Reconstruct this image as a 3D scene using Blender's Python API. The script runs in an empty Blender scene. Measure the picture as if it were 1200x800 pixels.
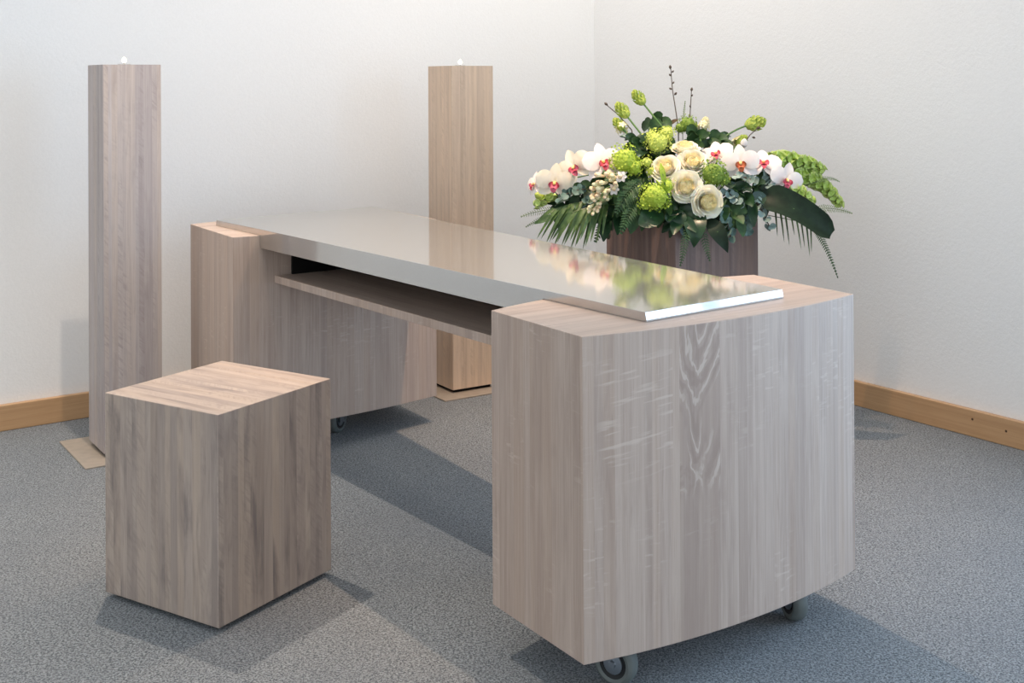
import bpy, math, random
from mathutils import Vector, Matrix
random.seed(7)
PI = math.pi
scene = bpy.context.scene
col = scene.collection
V = Vector

# ------------------------------------------------------------------ helpers
class MB:
    """collects vertices, faces and uvs; build() links them as ONE mesh object"""
    def __init__(s): s.v, s.f, s.uv = [], [], []
    def add(s, vs, fs, uvs=None):
        o = len(s.v); s.v += [tuple(p) for p in vs]
        for k, f in enumerate(fs):
            s.f.append([i + o for i in f])
            s.uv.append(uvs[k] if uvs else None)
    def prism(s, poly, z0, z1, u0=0.0, axis=None):
        """vertical prism on a ccw footprint; uv = metres round the side / up; caps use axis"""
        n = len(poly); ax = axis or V((1, 0)); ay = V((-ax.y, ax.x))
        vs = [(p[0], p[1], z0) for p in poly] + [(p[0], p[1], z1) for p in poly]
        fs, uvs = [], []
        u = u0
        for i in range(n):
            j = (i + 1) % n
            L = math.hypot(poly[j][0] - poly[i][0], poly[j][1] - poly[i][1])
            fs.append([i, j, n + j, n + i]); uvs.append([(u, z0), (u + L, z0), (u + L, z1), (u, z1)]); u += L
        cu = [(V(p[:2]).dot(ay) + 7.3, V(p[:2]).dot(ax) + 3.1) for p in poly]
        fs.append([n + i for i in range(n)]); uvs.append(cu)
        fs.append([n - 1 - i for i in range(n)]); uvs.append(cu[::-1])
        s.add(vs, fs, uvs)
    def tube(s, pts, r, seg=6, caps=True):
        pts = [V(p) for p in pts]; n = len(pts)
        rs = r if isinstance(r, (list, tuple)) else [r] * n
        vs, fs = [], []
        prev = None
        for i, p in enumerate(pts):
            t = (pts[min(i + 1, n - 1)] - pts[max(i - 1, 0)]).normalized()
            if prev is None:
                a = t.orthogonal().normalized()
            else:
                a = (prev - t * prev.dot(t)).normalized()
            prev = a; b = t.cross(a)
            for k in range(seg):
                an = 2 * PI * k / seg
                vs.append(p + (a * math.cos(an) + b * math.sin(an)) * rs[i])
        for i in range(n - 1):
            for k in range(seg):
                k2 = (k + 1) % seg
                fs.append([i * seg + k, i * seg + k2, (i + 1) * seg + k2, (i + 1) * seg + k])
        if caps:
            fs.append(list(range(seg))[::-1]); fs.append([(n - 1) * seg + k for k in range(seg)])
        s.add(vs, fs)
    def lathe(s, prof, M=Matrix(), seg=20):
        """prof = [(r, z)] about local z, placed by M"""
        vs, fs = [], []
        for (r, z) in prof:
            for k in range(seg):
                an = 2 * PI * k / seg
                vs.append(M @ V((r * math.cos(an), r * math.sin(an), z)))
        for i in range(len(prof) - 1):
            for k in range(seg):
                k2 = (k + 1) % seg
                fs.append([i * seg + k, i * seg + k2, (i + 1) * seg + k2, (i + 1) * seg + k])
        s.add(vs, fs)
    def box(s, M, sx, sy, sz):
        vs = [M @ V((x * sx / 2, y * sy / 2, z * sz / 2)) for z in (-1, 1) for y in (-1, 1) for x in (-1, 1)]
        s.add(vs, [[0, 2, 3, 1], [4, 5, 7, 6], [0, 1, 5, 4], [2, 6, 7, 3], [0, 4, 6, 2], [1, 3, 7, 5]])
    def ribbon(s, p0, p1, p2, w, prof, nrm, seg=7, cup=0.15, across=2, wave=0.0):
        """leaf: bezier spine, half width w*prof(t), cupped across"""
        p0, p1, p2, nrm = V(p0), V(p1), V(p2), V(nrm).normalized()
        vs, fs = [], []; m = across * 2 + 1
        for i in range(seg + 1):
            t = i / seg
            p = p0 * (1 - t) ** 2 + p1 * 2 * t * (1 - t) + p2 * t * t
            tg = ((p1 - p0) * (1 - t) + (p2 - p1) * t)
            tg = tg.normalized() if tg.length > 1e-9 else V((0, 0, 1))
            sd = tg.cross(nrm)
            sd = sd.normalized() if sd.length > 1e-6 else tg.orthogonal().normalized()
            nn = sd.cross(tg)
            hw = w * max(prof(t), 0.02)
            for k in range(m):
                c = (k - across) / across
                vs.append(p + sd * hw * c + nn * (cup * hw * c * c + wave * hw * math.sin(t * 17 + c * 2) * abs(c)))
        for i in range(seg):
            for k in range(m - 1):
                fs.append([i * m + k, i * m + k + 1, (i + 1) * m + k + 1, (i + 1) * m + k])
        s.add(vs, fs)
    def build(s, name, mat, parent=None, smooth=True, bevel=0, sharp=35):
        me = bpy.data.meshes.new(name); me.from_pydata(s.v, [], s.f)
        if any(u for u in s.uv):
            ul = me.uv_layers.new(name='UVMap'); li = 0
            for k, f in enumerate(s.f):
                for c in range(len(f)):
                    ul.data[li].uv = s.uv[k][c] if s.uv[k] else (0, 0); li += 1
        if smooth:
            me.polygons.foreach_set('use_smooth', [True] * len(me.polygons))
            me.set_sharp_from_angle(angle=math.radians(sharp))
        me.materials.append(mat); me.update()
        o = bpy.data.objects.new(name, me); col.objects.link(o)
        if parent is not None:
            o.parent = parent
            o.matrix_parent_inverse = Matrix.Translation(parent.location).inverted()
        if bevel:
            b = o.modifiers.new('edge', 'BEVEL'); b.width = bevel; b.segments = 2; b.limit_method = 'ANGLE'; b.angle_limit = math.radians(40); b.harden_normals = True
        return o

def thing(name, label, cat, loc=(0, 0, 0), group=None):
    o = bpy.data.objects.new(name, None); col.objects.link(o); o.location = loc
    o.empty_display_size = .05
    o['label'] = label; o['category'] = cat
    if group: o['group'] = group
    return o
def struct(name, mb, mat, parent=None, **k):
    o = mb.build(name, mat, parent, **k)
    if parent is None: o['kind'] = 'structure'
    return o
def rot2(a, x, y): return V((x * math.cos(a) - y * math.sin(a), x * math.sin(a) + y * math.cos(a)))
def rect(cx, cy, yaw, sx, sy):
    return [V((cx, cy)) + rot2(yaw, x * sx / 2, y * sy / 2) for x, y in ((-1, -1), (1, -1), (1, 1), (-1, 1))]
def frame(pos, axis, up=(0, 0, 1)):
    """matrix whose local z is axis"""
    z = V(axis).normalized(); x = V(up).cross(z)
    x = x.normalized() if x.length > 1e-4 else z.orthogonal().normalized()
    y = z.cross(x); M = Matrix((x, y, z)).transposed().to_4x4(); M.translation = V(pos); return M

# ------------------------------------------------------------------ camera
f, cx, cy, roll, pitch, eye = 1412.0, 601.14, 87.316, -.0053, .0051, 1.1325
c_, s_ = math.cos(roll), math.sin(roll)
fw = V((0, math.cos(pitch), math.sin(pitch))); up0 = V((0, -math.sin(pitch), math.cos(pitch))); rt0 = V((1, 0, 0))
RT = rt0 * c_ + up0 * s_; UP = rt0 * -s_ + up0 * c_
CAM = V((0, 0, eye))
cd = bpy.data.cameras.new('camera'); cam = bpy.data.objects.new('camera', cd); col.objects.link(cam)
cd.sensor_width = 36; cd.lens = f / 1200 * 36
cd.shift_x = (600 - cx) / 1200; cd.shift_y = (cy - 400) / 1200
Mc = Matrix((RT, UP, -fw)).transposed().to_4x4(); Mc.translation = CAM
cam.matrix_world = Mc; scene.camera = cam
def at(u, v, Y):
    """the point at depth Y seen at (u, v)"""
    d = fw + RT * ((u - cx) / f) - UP * ((v - cy) / f)
    return CAM + d * (Y / d.y)

# ------------------------------------------------------------------ materials
def srgb(r, g, b):
    def l(c):
        c /= 255; return c / 12.92 if c <= .04045 else ((c + .055) / 1.055) ** 2.4
    return (l(r), l(g), l(b), 1)
class NT:
    def __init__(s, name):
        s.m = bpy.data.materials.new(name); s.m.use_nodes = True; s.t = s.m.node_tree
        s.b = s.t.nodes['Principled BSDF']
    def n(s, typ, **k):
        x = s.t.nodes.new('ShaderNode' + typ)
        for a, b in k.items(): setattr(x, a, b)
        return x
    def put(s, sock, val):
        if isinstance(val, bpy.types.NodeSocket): s.t.links.new(val, sock)
        else: sock.default_value = val
    def math(s, op, a, b=0.0, c=0.0):
        x = s.n('Math', operation=op)
        for i, q in enumerate((a, b, c)): s.put(x.inputs[i], q)
        return x.outputs[0]
    def mix(s, fac, a, b, mode='MIX'):
        x = s.n('Mix', data_type='RGBA', blend_type=mode)
        s.put(x.inputs[0], fac); s.put(x.inputs[6], a); s.put(x.inputs[7], b); return x.outputs[2]
    def noise(s, vec, scale=1, detail=2, rough=.5, dist=0.0):
        x = s.n('TexNoise'); s.put(x.inputs['Vector'], vec); x.inputs['Scale'].default_value = scale
        x.inputs['Detail'].default_value = detail; x.inputs['Roughness'].default_value = rough; x.inputs['Distortion'].default_value = dist
        return x.outputs[0]
    def comb(s, x, y, z=0.0):
        c = s.n('CombineXYZ')
        for i, q in enumerate((x, y, z)): s.put(c.inputs[i], q)
        return c.outputs[0]
    def ramp(s, x, a, b, lo=0.0, hi=1.0):
        r = s.n('MapRange'); r.interpolation_type = 'SMOOTHSTEP'
        s.put(r.inputs[0], x); r.inputs[1].default_value = a; r.inputs[2].default_value = b
        s.put(r.inputs[3], lo); s.put(r.inputs[4], hi); return r.outputs[0]
    def bump(s, h, strength=.2, dist=.001):
        b = s.n('Bump'); b.inputs['Strength'].default_value = strength; b.inputs['Distance'].default_value = dist
        s.put(b.inputs['Height'], h); s.t.links.new(b.outputs[0], s.b.inputs['Normal'])
    def out(s, color=None, rough=None, metal=None, spec=None):
        if color is not None: s.put(s.b.inputs['Base Color'], color)
        if rough is not None: s.put(s.b.inputs['Roughness'], rough)
        if metal is not None: s.put(s.b.inputs['Metallic'], metal)
        if spec is not None: s.b.inputs['Specular IOR Level'].default_value = spec
        return s.m

def wood(name, dark, base, light, warm, planks=9.0, pl_amt=.55, fig=.35, fleck=.35, rough=.5, knotty=None, curl=0.0, mottle=.3, calm=.68):
    N = NT(name)
    uvn = N.n('UVMap'); sp = N.n('SeparateXYZ'); N.t.links.new(uvn.outputs[0], sp.inputs[0])
    oi = N.n('ObjectInfo')
    u0, v = sp.outputs[0], sp.outputs[1]
    off = N.math('MULTIPLY', oi.outputs['Random'], 37.0)
    u = N.math('ADD', u0, off)
    vo = N.n('TexVoronoi', voronoi_dimensions='1D'); N.put(vo.inputs['W'], N.math('MULTIPLY', u, planks))
    sc = N.n('SeparateColor'); N.t.links.new(vo.outputs['Color'], sc.inputs[0])
    r, g, b = sc.outputs
    z = N.math('MULTIPLY', r, 41.0)
    def tex(su, sv, **k):
        return N.noise(N.comb(N.math('MULTIPLY', u, su), N.math('MULTIPLY', v, sv), z), **k)
    fine = tex(330, 9, detail=3, rough=.6)
    mid = tex(105, 1.7, detail=4, rough=.65, dist=.4)
    broad = tex(10, 1.5, detail=2)
    blot = tex(15, 3.0, detail=5, rough=.62, dist=.5)
    blot2 = N.noise(N.comb(N.math('MULTIPLY', u, 12), N.math('MULTIPLY', v, 2.4), N.math('ADD', z, 9.0)), 1, 4, .6, .4)
    col_ = N.mix(N.ramp(mid, .22, .78), dark, light)
    col_ = N.mix(calm, col_, base)
    # each plank its own tone
    col_ = N.mix(N.math('MULTIPLY', N.ramp(g, .4, 1), pl_amt * .6), col_, dark)
    col_ = N.mix(N.math('MULTIPLY', N.ramp(b, .4, 1), pl_amt * .7), col_, warm)
    col_ = N.mix(N.math('MULTIPLY', N.ramp(broad, .52, .8), .3), col_, dark)
    col_ = N.mix(N.math('MULTIPLY', N.ramp(blot, .48, .74), mottle), col_, dark)
    col_ = N.mix(N.math('MULTIPLY', N.ramp(blot2, .5, .75), mottle * .7), col_, light)
    # growth-ring figure in some planks
    wv = N.math('ADD', N.math('MULTIPLY', tex(7, 1.5, detail=2, dist=.3), 9.0), N.math('MULTIPLY', u, 60.0))
    ring = N.math('SINE', N.math('MULTIPLY', wv, 5.0))
    pick = N.ramp(N.math('FRACT', N.math('MULTIPLY', g, 7.3)), .55, .75)
    col_ = N.mix(N.math('MULTIPLY', N.math('MULTIPLY', N.ramp(ring, .1, 1), pick), fig), col_, dark)
    # pores
    col_ = N.mix(N.ramp(fine, .56, .8, 0.0, .55), col_, dark)
    col_ = N.mix(N.ramp(fine, .44, .2, 0.0, .32), col_, light)
    # pale cross flecks, saw-cut look
    fl = N.ramp(tex(20, 100, detail=3, dist=.6), .54, .74)
    fm = N.ramp(N.noise(N.comb(N.math('MULTIPLY', u, 9), N.math('MULTIPLY', v, 4.5), 8.8), 1, 1), .48, .68)
    col_ = N.mix(N.math('MULTIPLY', N.math('MULTIPLY', fl, fm), fleck), col_, light)
    if curl:    # curly figure running across the grain
        cr = N.ramp(N.noise(N.comb(N.math('MULTIPLY', u, 22), N.math('ADD', N.math('MULTIPLY', v, 62), N.math('MULTIPLY', u, 60)), z), detail=4, dist=1.2), .42, .7)
        pk = N.math('MULTIPLY', N.ramp(N.math('FRACT', N.math('MULTIPLY', b, 5.7)), .35, .55), N.ramp(blot2, .38, .6))
        col_ = N.mix(N.math('MULTIPLY', N.math('MULTIPLY', cr, pk), curl), col_, dark)
    if knotty:  # one plank with flame figure, between u = a and b, high on the panel
        a_, b_ = knotty
        zone = N.math('MULTIPLY', N.ramp(u0, .02, .05), N.math('LESS_THAN', u0, .19))
        cf = N.ramp(N.noise(N.comb(N.math('MULTIPLY', u0, 15), N.math('ADD', N.math('MULTIPLY', v, 115), N.math('MULTIPLY', u0, -12)), 1.7), 1, 2), .54, .68)
        cf = N.math('MULTIPLY', N.math('MULTIPLY', cf, zone), N.math('MULTIPLY', N.ramp(v, .38, .46), N.ramp(v, .66, .6)))
        col_ = N.mix(N.math('MULTIPLY', cf, .48), col_, light)
        inn = N.math('MULTIPLY', N.math('GREATER_THAN', u0, a_), N.math('LESS_THAN', u0, b_))
        col_ = N.mix(N.math('MULTIPLY', inn, .35), col_, dark)
        q = N.noise(N.comb(N.math('MULTIPLY', u0, 13), N.math('MULTIPLY', v, 7), 3.3), detail=4, dist=.6)
        side = N.math('ABSOLUTE', N.math('SUBTRACT', u0, a_ + (b_ - a_) * .45))
        arch = N.math('ADD', N.math('MULTIPLY', q, 30.0), N.math('ADD', N.math('MULTIPLY', v, 85.0), N.math('MULTIPLY', side, -190.0)))
        wv2 = N.math('SINE', arch)
        hi = N.math('MULTIPLY', N.ramp(v, .34, .40), N.ramp(q, .36, .46))
        col_ = N.mix(N.math('MULTIPLY', N.math('MULTIPLY', N.ramp(wv2, .6, 1), hi), N.math('MULTIPLY', inn, .5)), col_, light)
        col_ = N.mix(N.math('MULTIPLY', N.math('MULTIPLY', N.ramp(wv2, .0, -1), hi), N.math('MULTIPLY', inn, .45)), col_, dark)
    N.bump(fine, .12, .0006)
    return N.out(col_, rough, spec=.35)

lam = dict(dark=srgb(147, 127, 116), base=srgb(187, 167, 154), light=srgb(213, 198, 185), warm=srgb(186, 161, 142))
M_lam = wood('grey_oak_laminate', planks=8, pl_amt=.5, fig=.14, fleck=.45, **lam)
M_lam_end = wood('grey_oak_laminate_flamed', planks=8, pl_amt=.45, fig=.12, fleck=.5, knotty=(.205, .302), **lam)
sol = dict(dark=srgb(117, 106, 103), base=srgb(175, 158, 146), light=srgb(202, 185, 170), warm=srgb(187, 165, 145))
M_stool = wood('smoked_oak_planks', planks=10, pl_amt=.55, fig=.10, fleck=.06, curl=.3, mottle=.85, calm=.82, **sol)
pil = dict(dark=srgb(143, 132, 131), base=srgb(178, 167, 164), light=srgb(205, 197, 193), warm=srgb(197, 179, 162))
M_pillar = wood('pale_smoked_oak', planks=15, pl_amt=.6, fig=.12, fleck=.1, curl=.55, mottle=.5, **pil)
pil2 = dict(dark=srgb(184, 160, 140), base=srgb(218, 193, 170), light=srgb(238, 215, 191), warm=srgb(229, 201, 170))
M_pillar2 = wood('honey_smoked_oak', planks=15, pl_amt=.5, fig=.25, fleck=.1, curl=.4, **pil2)
plt = dict(dark=srgb(92, 77, 74), base=srgb(132, 112, 106), light=srgb(160, 140, 132), warm=srgb(140, 115, 103))
M_planter = wood('dark_smoked_oak', planks=13, pl_amt=.7, fig=.25, fleck=.1, curl=.2, **plt)
bb = dict(dark=srgb(168, 129, 92), base=srgb(196, 157, 117), light=srgb(213, 177, 137), warm=srgb(200, 158, 113))
M_base = wood('beech_baseboard', planks=1.2, pl_amt=.2, fig=.15, fleck=.0, rough=.35, **bb)

def plain(name, c, rough=.5, metal=0.0, spec=.5, var=None, scale=40):
    N = NT(name)
    if var:
        tc = N.n('TexCoord')
        c = N.mix(N.ramp(N.noise(tc.outputs['Object'], scale, 3), .35, .65), c, var)
    return N.out(c, rough, metal, spec)

def wall_mat():
    N = NT('white_textured_wallpaper'); tc = N.n('TexCoord')
    a = N.noise(tc.outputs['Object'], 75, 3, .55)
    b = N.noise(tc.outputs['Object'], 160, 2, .5)
    h = N.math('ADD', a, N.math('MULTIPLY', b, .5))
    N.bump(h, .22, .003)
    return N.out(N.mix(N.ramp(b, .3, .7), srgb(243, 242, 240), srgb(246, 245, 243)), .85, spec=.2)
M_wall = wall_mat()
M_ceil = plain('white_ceiling_paint', srgb(240, 239, 236), .9, spec=.2, var=srgb(244, 243, 241))
def carpet_mat():
    N = NT('grey_loop_carpet'); tc = N.n('TexCoord'); P = tc.outputs['Object']
    a = N.noise(P, 230, 3, .7, .6)
    b = N.noise(P, 75, 2, .6)
    c = N.noise(P, 2.2, 3, .6)
    colr = N.mix(N.ramp(a, .43, .57), srgb(67, 72, 78), srgb(158, 163, 166))
    colr = N.mix(N.ramp(b, .35, .68, 0.0, .35), colr, srgb(127, 131, 132))
    colr = N.mix(N.ramp(c, .3, .7, 0.0, .25), colr, srgb(103, 109, 118))
    N.bump(N.math('ADD', a, N.math('MULTIPLY', b, .6)), .7, .006)
    N.b.inputs['Sheen Weight'].default_value = .15
    return N.out(colr, .95, spec=.1)
M_carpet = carpet_mat()
def steel_mat():
    N = NT('brushed_stainless_steel'); tc = N.n('TexCoord')
    mp = N.n('Mapping'); N.t.links.new(tc.outputs['Object'], mp.inputs[0])
    mp.inputs['Rotation'].default_value = (0, 0, .918); mp.inputs['Scale'].default_value = (1.5, 420, 420)
    s = N.noise(mp.outputs[0], 1, 3, .6)
    N.bump(s, .012, .0003)
    cl = N.mix(s, srgb(198, 195, 191), srgb(214, 212, 208))
    m = N.out(cl, N.ramp(s, .2, .8, .05, .09), .92)
    h = N.n('BsdfGlossy'); N.put(h.inputs['Color'], cl); h.inputs['Roughness'].default_value = .34
    mx = N.n('MixShader'); mx.inputs[0].default_value = .26
    N.t.links.new(N.b.outputs[0], mx.inputs[1]); N.t.links.new(h.outputs[0], mx.inputs[2])
    N.t.links.new(mx.outputs[0], N.t.nodes['Material Output'].inputs[0])
    return m
M_steel = steel_mat()
M_plate = plain('taupe_coated_plate', srgb(176, 164, 150), .45, .35, var=srgb(168, 157, 144))
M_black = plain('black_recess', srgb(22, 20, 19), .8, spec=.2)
M_tyre = plain('grey_rubber_tyre', srgb(108, 114, 112), .6, var=srgb(100, 106, 104))
M_ring = plain('black_ring', srgb(20, 22, 24), .5)
M_zinc = plain('zinc_metal', srgb(170, 178, 186), .3, .9)
M_cup = plain('aluminium_cup', srgb(215, 212, 208), .3, .9)
M_wax = plain('white_wax', srgb(244, 238, 226), .5)
M_wick = plain('burnt_wick', srgb(40, 34, 30), .9)
def emit(name, c, st):
    N = NT(name); N.put(N.b.inputs['Emission Color'], c); N.b.inputs['Emission Strength'].default_value = st
    return N.out(c, .5)
M_flame = emit('candle_flame', (1, .86, .6, 1), 9)
M_nail = plain('dark_nail_hole', srgb(84, 58, 38), .8)
M_frame = plain('white_window_frame', srgb(232, 232, 230), .4)
def glass_mat():
    m = bpy.data.materials.new('window_glass'); m.use_nodes = True; t = m.node_tree; t.nodes.clear()
    o = t.nodes.new('ShaderNodeOutputMaterial'); a = t.nodes.new('ShaderNodeBsdfTransparent'); g = t.nodes.new('ShaderNodeBsdfGlossy')
    g.inputs['Roughness'].default_value = .02; x = t.nodes.new('ShaderNodeMixShader'); x.inputs[0].default_value = .06
    t.links.new(a.outputs[0], x.inputs[1]); t.links.new(g.outputs[0], x.inputs[2]); t.links.new(x.outputs[0], o.inputs[0]); return m
M_glass = glass_mat()
def petal(name, c, c2, scale=60, rough=.55, sub=.12):
    N = NT(name); tc = N.n('TexCoord')
    k = N.noise(tc.outputs['Object'], scale, 3)
    N.b.inputs['Subsurface Weight'].default_value = sub; N.b.inputs['Subsurface Radius'].default_value = (.01, .008, .005)
    N.b.inputs['Subsurface Scale'].default_value = .3
    return N.out(N.mix(N.ramp(k, .35, .65), c, c2), rough, spec=.25)
M_rose = petal('ivory_rose_petal', srgb(252, 248, 232), srgb(250, 244, 220), sub=.4)
M_rose_in = petal('cream_rose_heart', srgb(253, 243, 206), srgb(252, 238, 192), sub=.4)
M_orchid = petal('white_orchid_petal', srgb(244, 238, 232), srgb(240, 230, 226), 25)
M_orchid_c = petal('cream_orchid_sepal', srgb(245, 238, 220), srgb(240, 231, 208), 25)
M_orchid_l = petal('rose_red_orchid_lip', srgb(196, 62, 80), srgb(214, 110, 130), 90)
M_orchid_o = petal('rust_orchid_lip', srgb(176, 84, 52), srgb(190, 110, 76), 90)
M_throat = petal('yellow_orchid_throat', srgb(236, 206, 120), srgb(240, 222, 160), 90)
M_vib = petal('lime_snowball_floret', srgb(164, 190, 62), srgb(186, 206, 88), 220)
M_vib2 = petal('moss_snowball_floret', srgb(112, 142, 56), srgb(140, 164, 74), 220)
M_vib3 = petal('pale_lime_floret', srgb(186, 202, 92), srgb(200, 212, 116), 220)
M_bell = petal('bells_green_calyx', srgb(182, 210, 104), srgb(206, 226, 140), 120)
M_budg = petal('yellow_green_bud', srgb(186, 196, 92), srgb(152, 176, 80), 150)
M_cream = petal('cream_floret', srgb(240, 232, 196), srgb(228, 220, 168), 120)
M_tube = petal('blush_cream_bud', srgb(236, 226, 190), srgb(228, 196, 160), 70)
def leafm(name, a, b, rough=.45, scale=50, spec=.4):
    N = NT(name); tc = N.n('TexCoord')
    return N.out(N.mix(N.ramp(N.noise(tc.outputs['Object'], scale, 3), .35, .65), a, b), rough, spec=spec)
M_stem = leafm('green_stem', srgb(74, 112, 58), srgb(92, 128, 66))
M_dleaf = leafm('dark_green_leaf', srgb(30, 56, 34), srgb(40, 70, 42), .32)
M_bleaf = leafm('black_green_leaf', srgb(22, 38, 25), srgb(30, 48, 32), .5, spec=.2)
M_mleaf = leafm('mid_green_leaf', srgb(54, 86, 46), srgb(72, 104, 56))
M_fern = leafm('leather_fern_green', srgb(42, 72, 40), srgb(58, 92, 50), .55)
M_lfern = leafm('pale_fern_green', srgb(104, 124, 84), srgb(124, 142, 100), .6)
M_palm = leafm('palm_blade_green', srgb(56, 82, 40), srgb(84, 110, 58), .4)
M_euc = leafm('eucalyptus_blue_green', srgb(112, 136, 132), srgb(146, 168, 162), .55)
M_euc_d = leafm('eucalyptus_dark', srgb(74, 102, 96), srgb(98, 126, 118), .5)
M_twig = leafm('dark_twig_bark', srgb(74, 62, 54), srgb(92, 80, 70), .8)
M_foam = leafm('wet_floral_foam', srgb(28, 48, 32), srgb(36, 58, 38), .9)
M_brown = leafm('brown_seed', srgb(96, 78, 56), srgb(78, 64, 46), .8)

# ------------------------------------------------------------------ room
K = V((.358, 5.353)); wa = .6135
dL = V((-math.cos(wa), -math.sin(wa))); dR = V((math.sin(wa), -math.cos(wa)))
BT = .022                                            # baseboard thickness
KW = K - (dL + dR) * BT                              # corner of the wall faces
H = 2.75; LL, LR = 5.2, 5.6
def quadbox(mb, p, q, out, z0, z1):
    """upright slab from p to q, thickness away along out; uv along its length"""
    L = (q - p).length; a, b, c, d = p, q, q + out, p + out
    vs = [(x.x, x.y, z0) for x in (a, b, c, d)] + [(x.x, x.y, z1) for x in (a, b, c, d)]
    fs = [[0, 1, 5, 4], [1, 2, 6, 5], [2, 3, 7, 6], [3, 0, 4, 7], [4, 5, 6, 7], [3, 2, 1, 0]]
    t = out.length
    S = lambda l: [(z0, 0), (z0, l), (z1, l), (z1, 0)]
    vs_uv = [S(L), S(t), S(L), S(t), [(z1, 0), (z1, L), (z1 + t, L), (z1 + t, 0)], [(z0, 0), (z0, L), (z0 - t, L), (z0 - t, 0)]]
    mb.add(vs, fs, vs_uv)
mb = MB()
fl = [KW - (dL + dR) * .3, KW + dL * LL - dR * .3, KW + dL * LL + dR * LR, KW + dR * LR - dL * .3]
mb.add([(p.x, p.y, 0) for p in fl] + [(p.x, p.y, -.05) for p in fl], [[0, 1, 2, 3], [7, 6, 5, 4], [0, 4, 5, 1], [1, 5, 6, 2], [2, 6, 7, 3], [3, 7, 4, 0]])
struct('floor', mb, M_carpet, smooth=False)
mb = MB()
mb.add([(p.x, p.y, H) for p in fl] + [(p.x, p.y, H + .05) for p in fl], [[3, 2, 1, 0], [4, 5, 6, 7], [1, 5, 4, 0], [2, 6, 5, 1], [3, 7, 6, 2], [0, 4, 7, 3]])
struct('ceiling', mb, M_ceil, smooth=False)
mb = MB(); quadbox(mb, KW - dL * .15, KW + dL * LL, -dR * .15, -.02, H)
struct('wall_left', mb, M_wall, smooth=False)
W0, W1, WZ0, WZ1 = 2.75, 5.2, .10, 2.3               # window opening along the right wall
mb = MB()
for (a, b, z0, z1) in ((0, W0, -.02, H), (W1, LR, -.02, H), (W0, W1, WZ1, H), (W0, W1, -.02, WZ0)):
    quadbox(mb, KW + dR * a, KW + dR * b, -dL * .15, z0, z1)
struct('wall_right', mb, M_wall, smooth=False)
for nm, d, o, L in (('baseboard_left', dL, dR, LL - .3), ('baseboard_right', dR, dL, 2.7)):
    mb = MB()
    p, q = KW + o * .001 + d * (BT if nm == 'baseboard_right' else 0), KW + o * .001 + d * L
    quadbox(mb, p, q, o * (BT - .001), .0, .0845)
    bo = struct(nm, mb, M_base, smooth=False, bevel=.003)
    if nm == 'baseboard_right':
        for (u, v) in ((1139.5, 491), (1179, 505)):
            pt = at(u, v, 1); r = (pt - CAM)             # meet the board's front face
            k = (V((K.x, K.y)) - V((CAM.x, CAM.y))).dot(dL) / V((r.x, r.y)).dot(dL)
            hit = CAM + r * k
            m2 = MB(); m2.lathe([(0, .0012), (.0035, .0010), (.004, 0)], frame(hit, (dL.x, dL.y, 0)), 10)
            m2.build('nail_hole', M_nail, bo)
# window in the right wall, beyond the frame
wf = MB()
for a, b in ((W0, W0 + .07), (W1 - .07, W1), ((W0 + W1) / 2 - .04, (W0 + W1) / 2 + .04)):
    quadbox(wf, KW + dR * a - dL * .04, KW + dR * b - dL * .04, -dL * .06, WZ0, WZ1)
for z0, z1 in ((WZ0, WZ0 + .07), (WZ1 - .07, WZ1)):
    quadbox(wf, KW + dR * W0 - dL * .04, KW + dR * W1 - dL * .04, -dL * .06, z0, z1)
w1 = struct('window_1', wf, M_frame, smooth=False)
gp = MB(); quadbox(gp, KW + dR * (W0 + .05) - dL * .065, KW + dR * (W1 - .05) - dL * .065, -dL * .006, WZ0 + .05, WZ1 - .05)
gp.build('window_pane', M_glass, w1, smooth=False)

# ------------------------------------------------------------------ the steel-topped table on two pedestals
ZT, ZB, ZS = .6747, .09, .6933
A_, B_, C_, D_ = V((-.046, 2.406)), V((.1205, 2.1535)), V((.7225, 2.567)), V((.562, 2.828))
a_, b_, c2_, d_ = V((-.83, 3.559)), V((-1.045, 3.897)), V((-.473, 4.339)), V((-.258, 4.001))
def arc(p, q, sag, n=24):
    """points from p to q bulging to the right of p->q"""
    d = q - p; L = d.length; nr = V((d.y, -d.x)) / L; R = (sag * sag + L * L / 4) / (2 * sag)
    return [p + d * (i / n) + nr * (math.sqrt(R * R - (L * (i / n - .5)) ** 2) - (R - sag)) for i in range(n + 1)]
tb = thing('table', 'long low table with a tapering brushed steel top on two curved grey oak pedestals', 'table', (-.2, 3.2, 0))
axT = (C_ - B_).normalized()
pr = MB(); outR = arc(B_, C_, .0415); innR = arc(D_, A_, .055)
pr.prism(outR + innR, ZB, ZT, axis=axT)
pedR = pr.build('pedestal', M_lam_end, tb, bevel=.0012)
pr = MB(); innL = arc(a_, d_, .025); outL = arc(c2_, b_, .04)
pr.prism(innL + outL, ZB, ZT, axis=axT)
pedL = pr.build('pedestal', M_lam, tb, bevel=.0012)
FL, BL, FR, BR = V((-.951, 3.851)), V((-.5, 4.233)), V((.25, 2.28)), V((.563, 2.522))
nF = V((.794, .607)); dF = (FR - FL).normalized(); nF = V((-dF.y, dF.x)); dB = (BR - BL).normalized(); nB = V((dB.y, -dB.x))
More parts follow.
